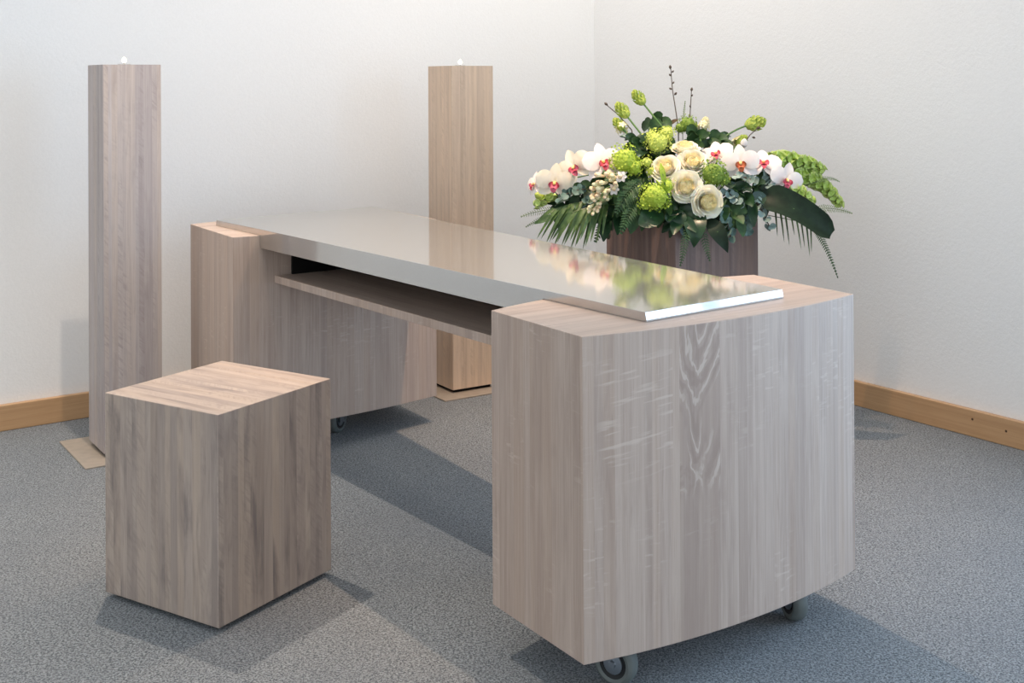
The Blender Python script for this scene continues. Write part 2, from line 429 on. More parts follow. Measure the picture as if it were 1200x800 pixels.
def between(inset, gap=.003):
    """footprint between the pedestals' inner faces, inset from the top's long edges"""
    def cut(pts, p0, d, n):
        ks = [(q - p0).dot(n) - inset for q in pts]
        for i in range(len(pts) - 1):
            if ks[i] * ks[i + 1] <= 0:
                return pts[i].lerp(pts[i + 1], ks[i] / (ks[i] - ks[i + 1]))
    ok = lambda q: (q - FL).dot(nF) > inset and (q - BL).dot(nB) > inset
    L = [cut(innL, FL, dF, nF)] + [q for q in innL if ok(q)] + [cut(innL, BL, dB, -nB) if False else None]
    def cutB(pts):
        ks = [(q - BL).dot(nB) - inset for q in pts]
        for i in range(len(pts) - 1):
            if ks[i] * ks[i + 1] <= 0: return pts[i].lerp(pts[i + 1], ks[i] / (ks[i] - ks[i + 1]))
    L = [cut(innL, FL, dF, nF)] + [q for q in innL if ok(q)] + [cutB(innL)]
    R = [cutB(innR)] + [q for q in innR if ok(q)] + [cut(innR, FL, dF, nF)]
    L = [q + dF * gap for q in L if q is not None]; R = [q - dF * gap for q in R if q is not None]
    poly = R[::-1] + L[::-1]                          # front right -> back right -> back left -> front left
    return poly
def area(p): return sum(p[i].x * p[(i + 1) % len(p)].y - p[(i + 1) % len(p)].x * p[i].y for i in range(len(p)))
def ccw(p): return p if area(p) > 0 else p[::-1]
st = MB(); tp = ccw([FL, FR, BR, BL]); st.prism(tp, ZT + .0006, ZT + .004)
st.f.pop(-2); st.uv.pop(-2)                           # its top is a bevelled lid
tc_ = sum(tp, V((0, 0))) / 4
for kk, (zz, ins) in enumerate(((ZT + .004, 0), (ZS - .0008, .0000), (ZS, .0014))):
    for p in tp:                                      # the end edges lean in a little
        sg = 1 if (p - tc_).dot(dF) < 0 else -1
        sl = 0 if kk == 0 else 1
        q = p + (tc_ - p).normalized() * ins + dF * sg * (.0035 * sl)
        st.v.append((q.x, q.y, zz))
for r_ in (0, 4):
    for k in range(4):
        st.f.append([8 + r_ + k, 8 + r_ + (k + 1) % 4, 12 + r_ + (k + 1) % 4, 12 + r_ + k]); st.uv.append(None)
st.f.append([16, 17, 18, 19]); st.uv.append(None)
st.prism(ccw(between(.0)), .638, ZT + .0006)
st.build('steel_top', M_steel, tb, smooth=False)
shf = MB(); shf.prism(ccw(between(.047, .0)), .529, .551, axis=dF)
shf.build('shelf', M_lam, tb, bevel=.001)
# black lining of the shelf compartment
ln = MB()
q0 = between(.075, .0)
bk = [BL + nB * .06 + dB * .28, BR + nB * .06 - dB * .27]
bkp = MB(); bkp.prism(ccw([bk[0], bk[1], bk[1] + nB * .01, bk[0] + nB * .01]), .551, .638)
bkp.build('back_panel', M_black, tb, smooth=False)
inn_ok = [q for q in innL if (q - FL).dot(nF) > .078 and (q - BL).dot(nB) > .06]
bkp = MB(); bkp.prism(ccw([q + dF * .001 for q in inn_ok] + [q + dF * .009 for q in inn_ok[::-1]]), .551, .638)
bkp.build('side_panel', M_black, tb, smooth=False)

def caster(pos, ax):
    """swivel castor under a pedestal; ax = horizontal axle direction"""
    ax = V((ax[0], ax[1], 0)).normalized(); P = V((pos[0], pos[1], 0)); c = P + V((0, 0, .0425))
    r, w = .0425, .0165
    Ma = frame(c, ax)
    fk = MB()
    back = V((-ax.y, ax.x, 0))
    for sgn in (-1,):                                 # one sided fork
        Mp = Matrix.Translation(c + ax * sgn * (w + .006) + back * .004 + V((0, 0, .018))) @ Matrix.Rotation(math.atan2(ax.y, ax.x), 4, 'Z')
        fk.box(Mp, .003, .026, .050)
    Mp = Matrix.Translation(V((P.x, P.y, .0879)) + back * .004) @ Matrix.Rotation(math.atan2(ax.y, ax.x), 4, 'Z')
    fk.box(Mp, 2 * w + .03, .05, .0040)
    fork = fk.build('caster', M_zinc, tb, bevel=.001)
    t = MB(); t.lathe([(.028, -w + .002), (.034, -w), (.0395, -w + .003), (r, -w + .009), (r, w - .009), (.0395, w - .003), (.034, w), (.028, w - .002)], Ma, 32)
    t.build('tyre', M_tyre, fork)
    for sgn in (1, -1):
        Mf = frame(c, ax * sgn)
        t = MB(); t.lathe([(.019, w - .004), (.0285, w - .002), (.0285, w - .008)], Mf, 28); t.build('wheel_ring', M_ring, fork)
        t = MB(); t.lathe([(0, w + .003), (.006, w + .003), (.0075, w - .001), (.0195, w - .002), (.0205, w - .008)], Mf, 24); t.build('hub', M_zinc, fork)
caster((.188, 2.268), (-.55, -.83))
caster((.582, 2.535), (.97, .25))
caster((-.575, 3.90), (-.9, .35))
caster((-.84, 3.86), (-.3, .9))
caster((.50, 2.70), (.9, -.2))

# ------------------------------------------------------------------ cube stool
sx, sy, syaw = -.6635, 2.7179, 1.0134
t = thing('cube_stool', 'dark smoked oak cube stool standing before the low table', 'stool', (sx, sy, 0))
m = MB(); m.prism(rect(sx, sy, syaw, .3521, .3468), .0119, .45, axis=rot2(syaw, 0, 1))
m.build('body', M_stool, t, bevel=.0018)
m = MB(); m.prism(rect(sx, sy, syaw, .27, .265), 0, .0122)
m.build('plinth', M_black, t, smooth=False)

# ------------------------------------------------------------------ candle pillars
def pillar(x, y, yaw, plate, label, mat, zt=1.1877, s=.1757):
    t = thing('candle_stand', label, 'candle stand', (x, y, 0), 'square oak candle stands')
    m = MB(); hole_r, hole_d, n = .024, .014, 24
    sq = rect(x, y, yaw, s, s)
    z0 = .0154
    m.prism(sq, z0, zt)
    # swap the solid top for one with a round recess
    m.f.pop(-2); m.uv.pop(-2)
    ring = [V((x, y)) + rot2(yaw, hole_r * math.cos(2 * PI * k / n), hole_r * math.sin(2 * PI * k / n)) for k in range(n)]
    edge = []
    for k in range(n):
        c, sn = math.cos(2 * PI * k / n), math.sin(2 * PI * k / n); q = (s / 2) / max(abs(c), abs(sn))
        edge.append(V((x, y)) + rot2(yaw, q * c, q * sn))
    vs = [(p.x, p.y, zt) for p in edge] + [(p.x, p.y, zt) for p in ring] + [(p.x, p.y, zt - hole_d) for p in ring]
    fs, uv = [], []
    for k in range(n):
        j = (k + 1) % n
        fs.append([k, j, n + j, n + k]); uv.append([(edge[k].x + 5, edge[k].y), (edge[j].x + 5, edge[j].y), (ring[j].x + 5, ring[j].y), (ring[k].x + 5, ring[k].y)])
        fs.append([n + k, n + j, 2 * n + j, 2 * n + k]); uv.append([(5, 0)] * 4)
    fs.append([2 * n + k for k in range(n)]); uv.append([(5, 0)] * n)
    m.add(vs, fs, uv)
    m.build('pillar', mat, t, smooth=False)
    m = MB(); m.prism(rect(x, y, yaw, s - .022, s - .022), .004, z0 + .0004); m.build('spacer', M_black, t, smooth=False)
    m = MB(); m.prism(rect(x, y, yaw, plate, plate), 0, .0045); m.build('base_plate', M_plate, t, smooth=False, bevel=.0008)
    return zt - hole_d
def candle(x, y, z, label):
    t = thing('tealight', label, 'candle', (x, y, z), 'lit tealights on the candle stands')
    M0 = Matrix.Translation((x, y, z))
    m = MB(); m.lathe([(0, .0003), (.019, .0003), (.0195, .0165), (.0200, .0168), (.0190, .0166), (.0186, .013)], M0, 28); m.build('cup', M_cup, t)
    m = MB(); m.lathe([(.0184, .0010), (.0184, .0155), (.014, .0150), (0, .0152)], M0, 24); w = m.build('wax', M_wax, t)
    m = MB(); m.tube([(x, y, z + .014), (x, y, z + .020), (x + .0008, y, z + .0225)], .0007, 6); m.build('wick', M_wick, t)
    m = MB(); m.lathe([(0, .0205), (.0042, .0222), (.0072, .0262), (.0068, .0308), (.0042, .0350), (.0014, .0378), (0, .0386)], M0, 16); m.build('flame', M_flame, t)
z1 = pillar(-1.2122, 3.7565, .5825, .323, 'tall square oak candle stand standing behind the cube stool', M_pillar)
candle(-1.2122, 3.7565, z1, 'lit tealight on the candle stand behind the cube stool')
z2 = pillar(-.1959, 4.4813, .5664, .323, 'tall square oak candle stand standing behind the long steel table', M_pillar2)
candle(-.1959, 4.4813, z2, 'lit tealight on the candle stand behind the long steel table')

# ------------------------------------------------------------------ flower planter
PX, PY, PYAW, PS, PZ = .550, 3.962, .575, .35, .682
t = thing('planter', 'square dark oak planter holding the flower arrangement behind the table', 'planter', (PX, PY, 0))
m = MB(); o4 = rect(PX, PY, PYAW, PS, PS); i4 = rect(PX, PY, PYAW, PS - .04, PS - .04)
m.prism(o4, .012, PZ, u0=.4)
m.f.pop(-2); m.uv.pop(-2)
vs = [(p.x, p.y, PZ) for p in o4] + [(p.x, p.y, PZ) for p in i4] + [(p.x, p.y, PZ - .12) for p in i4]
fs, uv = [], []
for k in range(4):
    j = (k + 1) % 4
    fs += [[k, j, 4 + j, 4 + k], [4 + k, 4 + j, 8 + j, 8 + k]]
    uv += [[(9, 0), (9, .3), (9.02, .3), (9.02, 0)], [(9.1, 0), (9.4, 0), (9.4, .1), (9.1, .1)]]
fs.append([8, 9, 10, 11]); uv.append([(9, 0)] * 4)
m.add(vs, fs, uv)
m.build('body', M_planter, t, bevel=.0016)
m = MB(); m.prism(rect(PX, PY, PYAW, PS - .04, PS - .04), 0, .0125); m.build('plinth', M_black, t, smooth=False)
m = MB(); m.prism(rect(PX, PY, PYAW, PS - .06, PS - .06), PZ - .119, PZ + .06); m.build('floral_foam', M_foam, t, bevel=.02)

# ------------------------------------------------------------------ flowers
TO = lambda u, v: -(fw + RT * ((u - cx) / f) - UP * ((v - cy) / f)).normalized()     # from there towards the viewer's side of the room
def foot(p, k=.55):
    """where a stem enters the foam"""
    c = V((PX, PY, PZ + .045)); d = V((p.x - PX, p.y - PY)); L = d.length
    q = d * (min(L, .10) / L) if L > 1e-6 else V((0, 0))
    return V((PX + q.x, PY + q.y, PZ + .045))
def stem_to(p, r=.0025, sag=.0, start=None, mat=None, parent=None, name='stem'):
    q = foot(p); m = MB(); mid = q.lerp(p, .5) + V((0, 0, sag))
    pts = [q * (1 - t) ** 2 + mid * 2 * t * (1 - t) + p * t * t for t in [i / 8 for i in range(9)]]
    m.tube(pts, r, 6); return m.build(name, mat or M_stem, parent)
ARR = 'standing in the dark oak planter behind the steel table'

def rose_mesh(mb, M, R, layers, H, seedv):
    rnd = random.Random(seedv)
    for (n, rad, open_, hgt, curl, wid) in layers:
        a0 = rnd.random() * 6.28
        for k in range(n):
            ac = a0 + 2 * PI * k / n + rnd.uniform(-.12, .12); W = wid * rnd.uniform(.92, 1.08)
            rr = rad * rnd.uniform(.95, 1.05)
            vs, fs = [], []; nu, nt = 8, 7
            for i in range(nt + 1):
                t = i / nt
                for j in range(nu + 1):
                    s = -1 + 2 * j / nu
                    top = hgt * (1 - .18 * abs(s) ** 2.5)
                    wv = math.sin(min(1, .25 + t * .9) * PI / 2)
                    an = ac + s * W * wv
                    rad_t = R * rr * (.25 + .75 * math.sin(t ** .8 * PI / 2)) + R * open_ * t * t + R * curl * max(0, t - .72) ** 2 * 8
                    z = R * H * top * t - R * curl * max(0, t - .8) ** 2 * 4.0
                    rip = R * .03 * math.sin(s * 5 + k * 2 + rad * 9) * t * t
                    rad_t *= 1 - .05 * s * s * t + .045 * (s * .8)          # spiral overlap
                    vs.append(M @ V(((rad_t + rip) * math.cos(an), (rad_t + rip) * math.sin(an), z)))
            for i in range(nt):
                for j in range(nu):
                    q = i * (nu + 1) + j; fs.append([q, q + 1, q + nu + 2, q + nu + 1])
            mb.add(vs, fs)
def rose(u, v, Y, rp, axis, label, sd):
    p = at(u, v, Y); R = rp / f * Y; ax = V(axis).normalized()
    base = p - ax * R * .75
    t = thing('white_rose', label, 'rose', tuple(base), 'white roses in the flower arrangement')
    M = frame(base, ax)
    m = MB()
    rose_mesh(m, M, R, [(5, .56, .05, .96, .05, .80), (6, .66, .10, .88, .10, .72), (6, .76, .14, .76, .16, .68), (6, .84, .18, .62, .22, .66)], 1.0, sd)
    m.lathe([(0, -R * .12), (R * .3, -R * .02), (R * .45, R * .2)], M, 14)
    m.build('outer_petals', M_rose, t)
    m = MB()
    rose_mesh(m, M, R, [(3, .08, .0, 1.03, .0, 1.3), (3, .15, .01, 1.05, .01, 1.25), (4, .23, .01, 1.05, .02, 1.0), (4, .31, .02, 1.04, .03, .95), (5, .39, .02, 1.02, .04, .8), (5, .48, .03, 1.0, .05, .8)], 1.0, sd + 9)
    m.lathe([(0, R * .90), (R * .22, R * .89), (R * .40, R * .82), (R * .5, R * .6), (R * .3, 0)], M, 14)
    m.build('rose_heart', M_rose_in, t)
    stem_to(base - ax * R * .1, .003, .01, parent=t)
T0 = TO(804, 210)
def ax(r, to, up): return RT * r + V((T0.x, T0.y, 0)).normalized() * to + V((0, 0, up))
rose(803, 171, 3.84, 15.5, ax(.0, .35, .95), 'topmost white rose in the planter, cupped and seen from its side', 11)
rose(812, 188, 3.78, 16.5, ax(.10, .85, .65), 'white rose just below the topmost rose, opening towards the ceiling', 22)
rose(779, 195, 3.77, 16.5, ax(-.22, .75, .65), 'leftmost white rose of the five, beside the lime snowball flower', 33)
rose(804, 218, 3.71, 17.5, ax(.02, 1, .22), 'fully open white rose facing front in the middle of the arrangement', 44)
rose(830, 237, 3.70, 18, ax(.32, .95, .02), 'lowest white rose, hanging over the front of the dark oak planter', 55)

def floret_ball(mb, c, R, n, fr, rnd, squash=1.0, lump=.22):
    """a head of small five-lobed florets"""
    ph = [rnd.uniform(0, 6) for _ in range(4)]
    for i in range(n):
        z = 1 - 2 * (i + .5) / n; an = i * 2.39996
        d = V((math.sqrt(1 - z * z) * math.cos(an), math.sqrt(1 - z * z) * math.sin(an), z * squash))
        lumpf = 1 + lump * math.sin(d.x * 5 + ph[0]) * math.sin(d.y * 5 + ph[1]) + lump * .7 * math.sin(d.z * 6 + ph[2]) + rnd.uniform(-.09, .09)
        P = c + d * R * lumpf
        nn = (d + V((rnd.uniform(-.8, .8), rnd.uniform(-.8, .8), rnd.uniform(-.8, .8)))).normalized()
        M = frame(P, nn); vs = [M @ V((0, 0, -fr * .25))]
        r0 = rnd.random() * 6
        for k in range(10):
            q = fr * (1.0 if k % 2 == 0 else .5); a = r0 + k * PI / 5
            vs.append(M @ V((q * math.cos(a), q * math.sin(a), fr * (.18 if k % 2 == 0 else .0))))
        mb.add(vs, [[0, 1 + k, 1 + (k + 1) % 10] for k in range(10)])
    core = [(0, -R * .7)] + [(R * .80 * math.sin(PI * i / 8), -R * .80 * math.cos(PI * i / 8)) for i in range(1, 8)] + [(0, R * .7)]
    mb.lathe(core, Matrix.Translation(c), 14)
def snowball(pts, label, mat, sd, n=300, fr=.0056):
    """pts: (u, v, Y, radius px) lobes of one head"""
    rnd = random.Random(sd); c = at(*pts[0][:3])
    t = thing('snowball_flower', label, 'flower', tuple(c), 'green snowball flowers in the arrangement')
    m = MB()
    for (u, v, Y, rp) in pts: floret_ball(m, at(u, v, Y), rp / f * Y, max(24, int(n * (rp / 20) ** 2)), fr, rnd)
    m.build('flower_head', mat, t, smooth=False)
    stem_to(c, .0026, .01, parent=t); return t
snowball([(732, 188, 3.80, 17), (743, 196, 3.79, 10)], 'lime green snowball flower between the left orchids and the white roses', M_vib, 3)
snowball([(771, 167, 3.84, 14), (782, 156, 3.88, 9), (764, 160, 3.86, 8)], 'lime snowball flower directly left of the topmost white rose', M_vib3, 4)
t_ = snowball([(768, 230, 3.70, 17), (781, 218, 3.71, 9), (757, 237, 3.71, 9)], 'bright lime snowball flower hanging at the front, left of the open rose', M_vib, 5)
snowball([(836, 204, 3.76, 16), (846, 210, 3.77, 9)], 'darker moss green snowball flower at the right of the white roses', M_vib2, 6)
snowball([(806, 146, 3.98, 11), (797, 150, 3.97, 7), (814, 150, 3.98, 7)], 'dark mossy flower head at the very top below the twigs', M_vib2, 7, fr=.005)
snowball([(764, 201, 3.79, 7), (758, 190, 3.80, 7)], 'small greenish bud cluster squeezed between snowball flower and leftmost rose', M_vib3, 8)
m = MB()
pe = [(0, .35), (.5, 1), (1, .05)]
def leafp(t): return math.sin(PI * min(1, t * .93 + .05)) ** .75
def lance(t): return math.sin(PI * (t * .95 + .04)) ** .9 * (1 - .25 * t)
def rnd_leaf(t): return math.sqrt(max(0, 1 - (2 * t - 1) ** 2))
def grass(t): return (1 - t) ** .5 * min(1, t * 6 + .4)
def heartp(t): return math.sin(PI * min(1, t * .75 + .25)) ** .8 * (1.15 - .4 * t)

# orchids: sprays of blossoms, each blossom with sepals, petals and a coloured lip
def blossom(spray, u, v, Y, rp, axis, spin, lipm, petm=None, sd=0, side=1.0):
    rnd = random.Random(sd); p = at(u, v, Y); R = rp / f * Y; M = frame(p, axis) @ Matrix.Rotation(spin, 4, 'Z')
    D = lambda a, r, z: M @ V((r * math.sin(a), r * math.cos(a), z))     # local y is up
    nz = M.to_3x3() @ V((0, 0, 1))
    m = MB()
    for a in (0, 2.25, -2.25):       # sepals behind
        m.ribbon(D(a, R * .04, -R * .05), D(a, R * .5, -R * .02), D(a, R * 1.02, -R * .16), R * .32, leafp, nz, 7, .18)
    for a in (1.32, -1.32):          # the two broad petals
        m.ribbon(D(a, R * .05, .02 * R), D(a, R * .55, R * .16), D(a, R * 1.06, R * .0), R * .50 * side, rnd_leaf, nz, 9, -.12, wave=.05)
    o = m.build('blossom', petm or M_orchid, spray, sharp=180)
    m = MB()
    for a in (PI, PI - .9, PI + .9):
        L = .5 if a == PI else .32
        m.ribbon(D(a, R * .02, R * .08), D(a, R * L * .6, R * .40), D(a, R * L, R * .26), R * .17, leafp, nz, 5, .5)
    m.build('lip', lipm, o)
    m = MB(); m.lathe([(0, 0), (R * .10, R * .05), (R * .09, R * .22), (R * .05, R * .3), (0, R * .32)], frame(D(0, R * .03, R * .02), nz + V((0, 0, -.25))), 8)
    m.build('column', M_throat, o)
    return p
def spray(label, path, r=.0022):
    pts = [at(*q) for q in path]
    t = thing('orchid_spray', label, 'orchid', tuple(pts[0]), 'white orchid sprays in the arrangement')
    m = MB(); q = foot(pts[0]); full = [q] + pts
    sm = []
    for i in range(len(full) - 1):
        for k in range(4): sm.append(full[i].lerp(full[i + 1], k / 4))
    m.tube(sm + [full[-1]], r, 6); m.build('stem', M_stem, t); return t
def budpart(par, u, v, Y, rp, axis, mat, name='bud'):
    p = at(u, v, Y); R = rp / f * Y
    m = MB(); m.lathe([(0, -R * 1.3), (R * .6, -R * .8), (R * .9, 0), (R * .7, R * .7), (R * .3, R * 1.2), (0, R * 1.4)], frame(p, axis), 12)
    return m.build(name, mat, par)
s1 = spray('white orchid spray with red lips reaching out to the left', [(722, 205, 3.86), (690, 205, 3.90), (655, 212, 3.92), (633, 230, 3.93)])
blossom(s1, 706, 190, 3.84, 23.5, ax(.28, .85, .25), .15, M_orchid_l, sd=1)
blossom(s1, 674, 196, 3.87, 23, ax(-.35, .9, .1), .55, M_orchid_l, M_orchid_c, sd=2)
blossom(s1, 650, 214, 3.88, 22.5, ax(.0, 1, -.02), -.1, M_orchid_l, M_orchid_c, sd=3)
blossom(s1, 627, 216, 3.95, 16, ax(-.75, .5, .2), .3, M_orchid_l, sd=4)
budpart(s1, 633, 230, 3.92, 6, (-.6, -.4, .3), M_budg)
s2 = spray('white orchid spray with pink lips arching out to the right', [(852, 186, 3.86), (880, 190, 3.86), (905, 200, 3.85), (925, 212, 3.84)])
blossom(s2, 840, 181, 3.88, 20, ax(-.3, .75, .55), .35, M_orchid_l, sd=5)
blossom(s2, 868, 191, 3.82, 22, ax(-.05, 1, .12), .1, M_orchid_o, sd=6)
blossom(s2, 894, 192, 3.84, 22, ax(.1, .75, .6), -.1, M_orchid_l, sd=7)
blossom(s2, 921, 211, 3.82, 21, ax(.35, .95, .05), -.35, M_orchid_l, sd=8)
budpart(s2, 872, 168, 3.9, 5, ax(.1, .5, .8), M_orchid, 'bud')

# tuberose: a spike of cream buds in front of the left orchids
c = at(708, 224, 3.76)
t = thing('tuberose', 'cream tuberose spike of blush tipped buds below the left orchids', 'flower', tuple(c))
m = MB(); m.tube([foot(c), at(722, 215, 3.80), at(708, 222, 3.77), at(696, 243, 3.75)], [.003, .003, .0025, .0015], 6); m.build('stem', M_stem, t)
rnd = random.Random(5); cl = 0
for i in range(42):
    k = i / 41; u = 716 - 20 * k + rnd.uniform(-13, 13) * (1 - .5 * k); v = 204 + 40 * k + rnd.uniform(-5, 5)
    p0 = at(722 - 26 * k, 208 + 34 * k, 3.775)
    p = at(u, v, 3.755 - rnd.random() * .02); d = (p - p0) + V((-.02, -.02, .006 - .02 * k))
    m = MB(); R = .0084 * (1 - .35 * k)
    m.lathe([(0, -R * 2.6), (R * .45, -R * 2), (R * .6, 0), (R, R * 1.3), (R * .8, R * 2.3), (0, R * 2.9)], frame(p, d), 8)
    m.build('bud', M_tube if i % 3 else M_cream, t)
for (u, v) in ((728, 207), (719, 222)):
    p = at(u, v, 3.75); m = MB(); M = frame(p, ax(.3, .8, .1))
    for k in range(6):
        a = k * PI / 3; m.ribbon(p, M @ V((.009 * math.cos(a), .009 * math.sin(a), .004)), M @ V((.019 * math.cos(a), .019 * math.sin(a), .0)), .0062, leafp, M.to_3x3() @ V((0, 0, 1)), 5, .2)
    m.build('floret', M_orchid, t)

# starry green bud stems
def bud_stem(label, tip, root, rp, mat, wig=0, flo=0):
    p = at(*tip); q = at(*root); t = thing('green_bud_stem', label, 'flower', tuple(q), 'green bud stems at the top of the arrangement')
    m = MB(); mid = q.lerp(p, .5) + V((0, 0, wig)); pts = [q * (1 - k) ** 2 + mid * 2 * k * (1 - k) + p * k * k for k in [i / 7 for i in range(8)]]
    m.tube([foot(q)] + pts, .0032, 7); m.build('stem', M_stem, t)
    d = (p - mid).normalized(); R = rp / f * tip[2]; M = frame(p, d); rnd = random.Random(int(tip[0]))
    m = MB(); n = 46
    for i in range(n):       # overlapping scale like buds
        k = i / n; zz = (k - .25) * R * 2.3; rr = R * math.sin(PI * (.16 + .8 * k)) * .85; a = i * 2.39996
        b = M @ V((rr * .6 * math.cos(a), rr * .6 * math.sin(a), zz)); e = M @ V((rr * 1.1 * math.cos(a), rr * 1.1 * math.sin(a), zz + R * .55))
        mm = b.lerp(e, .5) + (M.to_3x3() @ V((math.cos(a), math.sin(a), 0))) * R * .16
        m.ribbon(b, mm, e, R * .26, leafp, M.to_3x3() @ V((math.cos(a), math.sin(a), .2)), 4, .4)
    m.lathe([(0, -R * .7), (R * .6, -R * .3), (R * .75, R * .3), (R * .45, R * 1.0), (0, R * 1.3)], M, 10)
    m.build('bud_head', mat, t, sharp=180)
    if flo:
        m = MB()
        for i in range(flo):
            a = rnd.random() * 6.28; b = M @ V((R * .9 * math.cos(a), R * .9 * math.sin(a), rnd.uniform(-.5, .3) * R)); dd = M.to_3x3() @ V((math.cos(a), math.sin(a), .2)); M2 = frame(b, dd)
            for k in range(5):
                an = k * 2 * PI / 5; m.ribbon(b, M2 @ V((R * .35 * math.cos(an), R * .35 * math.sin(an), R * .2)), M2 @ V((R * .75 * math.cos(an), R * .75 * math.sin(an), R * .1)), R * .2, leafp, dd, 4, .2)
        m.build('floret', M_cream, t)
    return t
bud_stem('topmost green bud on a straight stem, left of the twigs', (752, 119, 3.99), (777, 150, 3.95), 8, M_budg)
bud_stem('drooping green bud left of the topmost bud, on a leaning stem', (733, 134, 3.96), (760, 168, 3.91), 8.5, M_budg)
bud_stem('yellowish bud with cream florets below the drooping green bud', (728, 149, 3.95), (748, 172, 3.90), 7, M_budg, flo=7)
bud_stem('green bud on a curved stem sticking out at upper right', (879, 146, 3.98), (842, 166, 3.94), 10, M_budg, wig=.015)
bud_stem('cream star flowered bud right of the dark mossy head', (825, 148, 3.95), (820, 168, 3.92), 6, M_cream, flo=9)
bud_stem('cream flecked bud above the right orchids', (866, 168, 3.93), (852, 182, 3.90), 7, M_budg, flo=9)

# bells of Ireland at the right
def bells(label, path, n, rp):
    pts = [at(*q) for q in path]; t = thing('bell_flower_stem', label, 'flower', tuple(pts[0]), 'bell flower stems at the right end')
    P = lambda k: pts[0] * (1 - k) ** 2 + pts[1] * 2 * k * (1 - k) + pts[2] * k * k
    m = MB(); m.tube([foot(pts[0])] + [P(i / 8) for i in range(9)], .0025, 6); m.build('stem', M_stem, t)
    rnd = random.Random(n + int(path[0][0]))
    m = MB()
    for i in range(n):
        k = (i + .5) / n; c = P(k); tg = (P(min(1, k + .05)) - P(max(0, k - .05))).normalized(); a = i * 2.39996
        x = tg.orthogonal().normalized(); y = tg.cross(x); d = (x * math.cos(a) + y * math.sin(a)) + tg * .5
        R = rp / f * 3.9 * (1 - .45 * k) * rnd.uniform(.85, 1.1)
        M = frame(c + d.normalized() * R * .25, d)
        m.lathe([(R * .12, 0), (R * .4, R * .45), (R * .78, R * .85), (R, R * .95), (R * .72, R * .82), (R * .3, R * .4), (0, R * .3)], M, 9)
    m.build('bell', M_bell, t, sharp=180); m2 = MB()
    return t
bells('upper bell flower stem of pale green cups reaching right above the orchids', [(900, 190, 3.90), (930, 180, 3.93), (964, 199, 3.96)], 46, 8.5)
bells('longest bell flower stem sloping down at the far right tip', [(925, 203, 3.93), (962, 206, 3.95), (984, 240, 3.97)], 50, 8.5)
bells('short bell flower stem lying over the big dark leaf', [(918, 216, 3.85), (938, 222, 3.83), (952, 238, 3.83)], 28, 7.5)
bells('stubby lime bell stem below the left orchids', [(650, 225, 3.93), (640, 232, 3.92), (628, 240, 3.92)], 14, 7)

# twigs
def twig(label, path, buds):
    pts = [at(*q) for q in path]; t = thing('bare_twig', label, 'twig', tuple(pts[0]), 'bare twigs in the arrangement')
    n = len(pts); m = MB(); m.tube([foot(pts[0])] + pts, [.0019] * 2 + [.0019 - .0008 * i / n for i in range(1, n)], 6)
    m.build('branch', M_twig, t)
    for (u, v, Y, r, dx, dz) in buds:
        p = at(u, v, Y); R = r / f * Y; m = MB(); m.lathe([(0, -R * 1.6), (R * .7, -R * .6), (R, R * .3), (R * .5, R * 1.3), (0, R * 1.8)], frame(p, (dx, 0, dz)), 8)
        m.build('twig_bud', M_twig, t)
twig('tallest bare twig with knobby buds rising above the white roses', [(795, 150, 3.98), (791, 124, 3.99), (788, 105, 4.0), (786, 80, 4.0)],
     [(785.5, 79, 4.0, 1.7, -.1, 1), (788.3, 84, 4.0, 1.2, .6, .6), (785.3, 88, 4.0, 1.2, -.5, .6), (789, 97, 4.0, 1.1, .4, .7), (786, 104, 3.99, 1.3, -.7, .4), (791.5, 110, 3.99, 1.5, .6, .6)])
twig('short bare twig standing right of the tallest twig', [(808, 150, 3.97), (809, 128, 3.98), (810.3, 107, 3.98)],
     [(810.5, 105, 3.98, 1.6, .2, 1), (810.8, 112, 3.98, 1.1, .5, .7), (809, 125, 3.98, 1.1, -.4, .8)])
twig('thin twig poking out at the upper left past the green buds', [(740, 152, 3.97), (724, 134, 3.98), (711, 123, 3.98)], [(710.5, 122, 3.98, 1.7, -.7, .6)])
twig('crooked dark twig in front of the upper right green bud', [(872, 168, 3.90), (879, 158, 3.91), (888, 150, 3.92)], [(888.5, 150, 3.92, 1.8, .9, .3), (883, 161, 3.91, 1.4, .7, -.2)])

# leaves
def bigleaf(name, label, base, mid, tip, w, prof, nrm, mat, group=None, seg=14, cup=.15, wave=0.0, cat='leaf', stem=True):
    p0, p1, p2 = at(*base), at(*mid), at(*tip); t = thing(name, label, cat, tuple(p0), group)
    m = MB(); m.ribbon(p0, p1, p2, w, prof, nrm, seg, cup, 3, wave); m.build('blade', mat, t, sharp=180)
    q = foot(p0); m = MB(); m.tube([q, q.lerp(p0, .5) + V((0, 0, .01)), p0, p0 * .25 + p1 * .5 + p2 * .25], [.003, .003, .0025, .0012], 6); m.build('leaf_stalk', M_stem, t)
    return t
def broad(t): return min(1, (t * 5 + .12)) ** .8 * (1.0 - .28 * t) * (1 if t < .9 else 1 - (t - .9) * 5.5)
bigleaf('broad_leaf', 'very large dark green leaf folded downward at right below the orchids', (890, 232, 3.80), (930, 236, 3.74), (974, 275, 3.76), .054, broad, ax(-.15, .75, .65), M_bleaf, cup=.35)
bigleaf('broad_leaf', 'long pointed dark leaf hanging down over the planter front', (828, 256, 3.73), (842, 268, 3.66), (853, 296, 3.68), .030, lance, ax(.1, 1, .4), M_bleaf, 'dark leaves over the planter front')
bigleaf('broad_leaf', 'heart shaped dark green leaf pointing down at the middle of the planter', (814, 252, 3.72), (816, 266, 3.66), (813, 290, 3.68), .034, heartp, ax(0, 1, .2), M_dleaf, 'dark leaves over the planter front')
bigleaf('broad_leaf', 'dark leaf spreading below the bright lime snowball flower', (772, 246, 3.73), (765, 256, 3.68), (748, 262, 3.69), .036, leafp, ax(-.2, 1, .4), M_dleaf, 'dark leaves over the planter front')
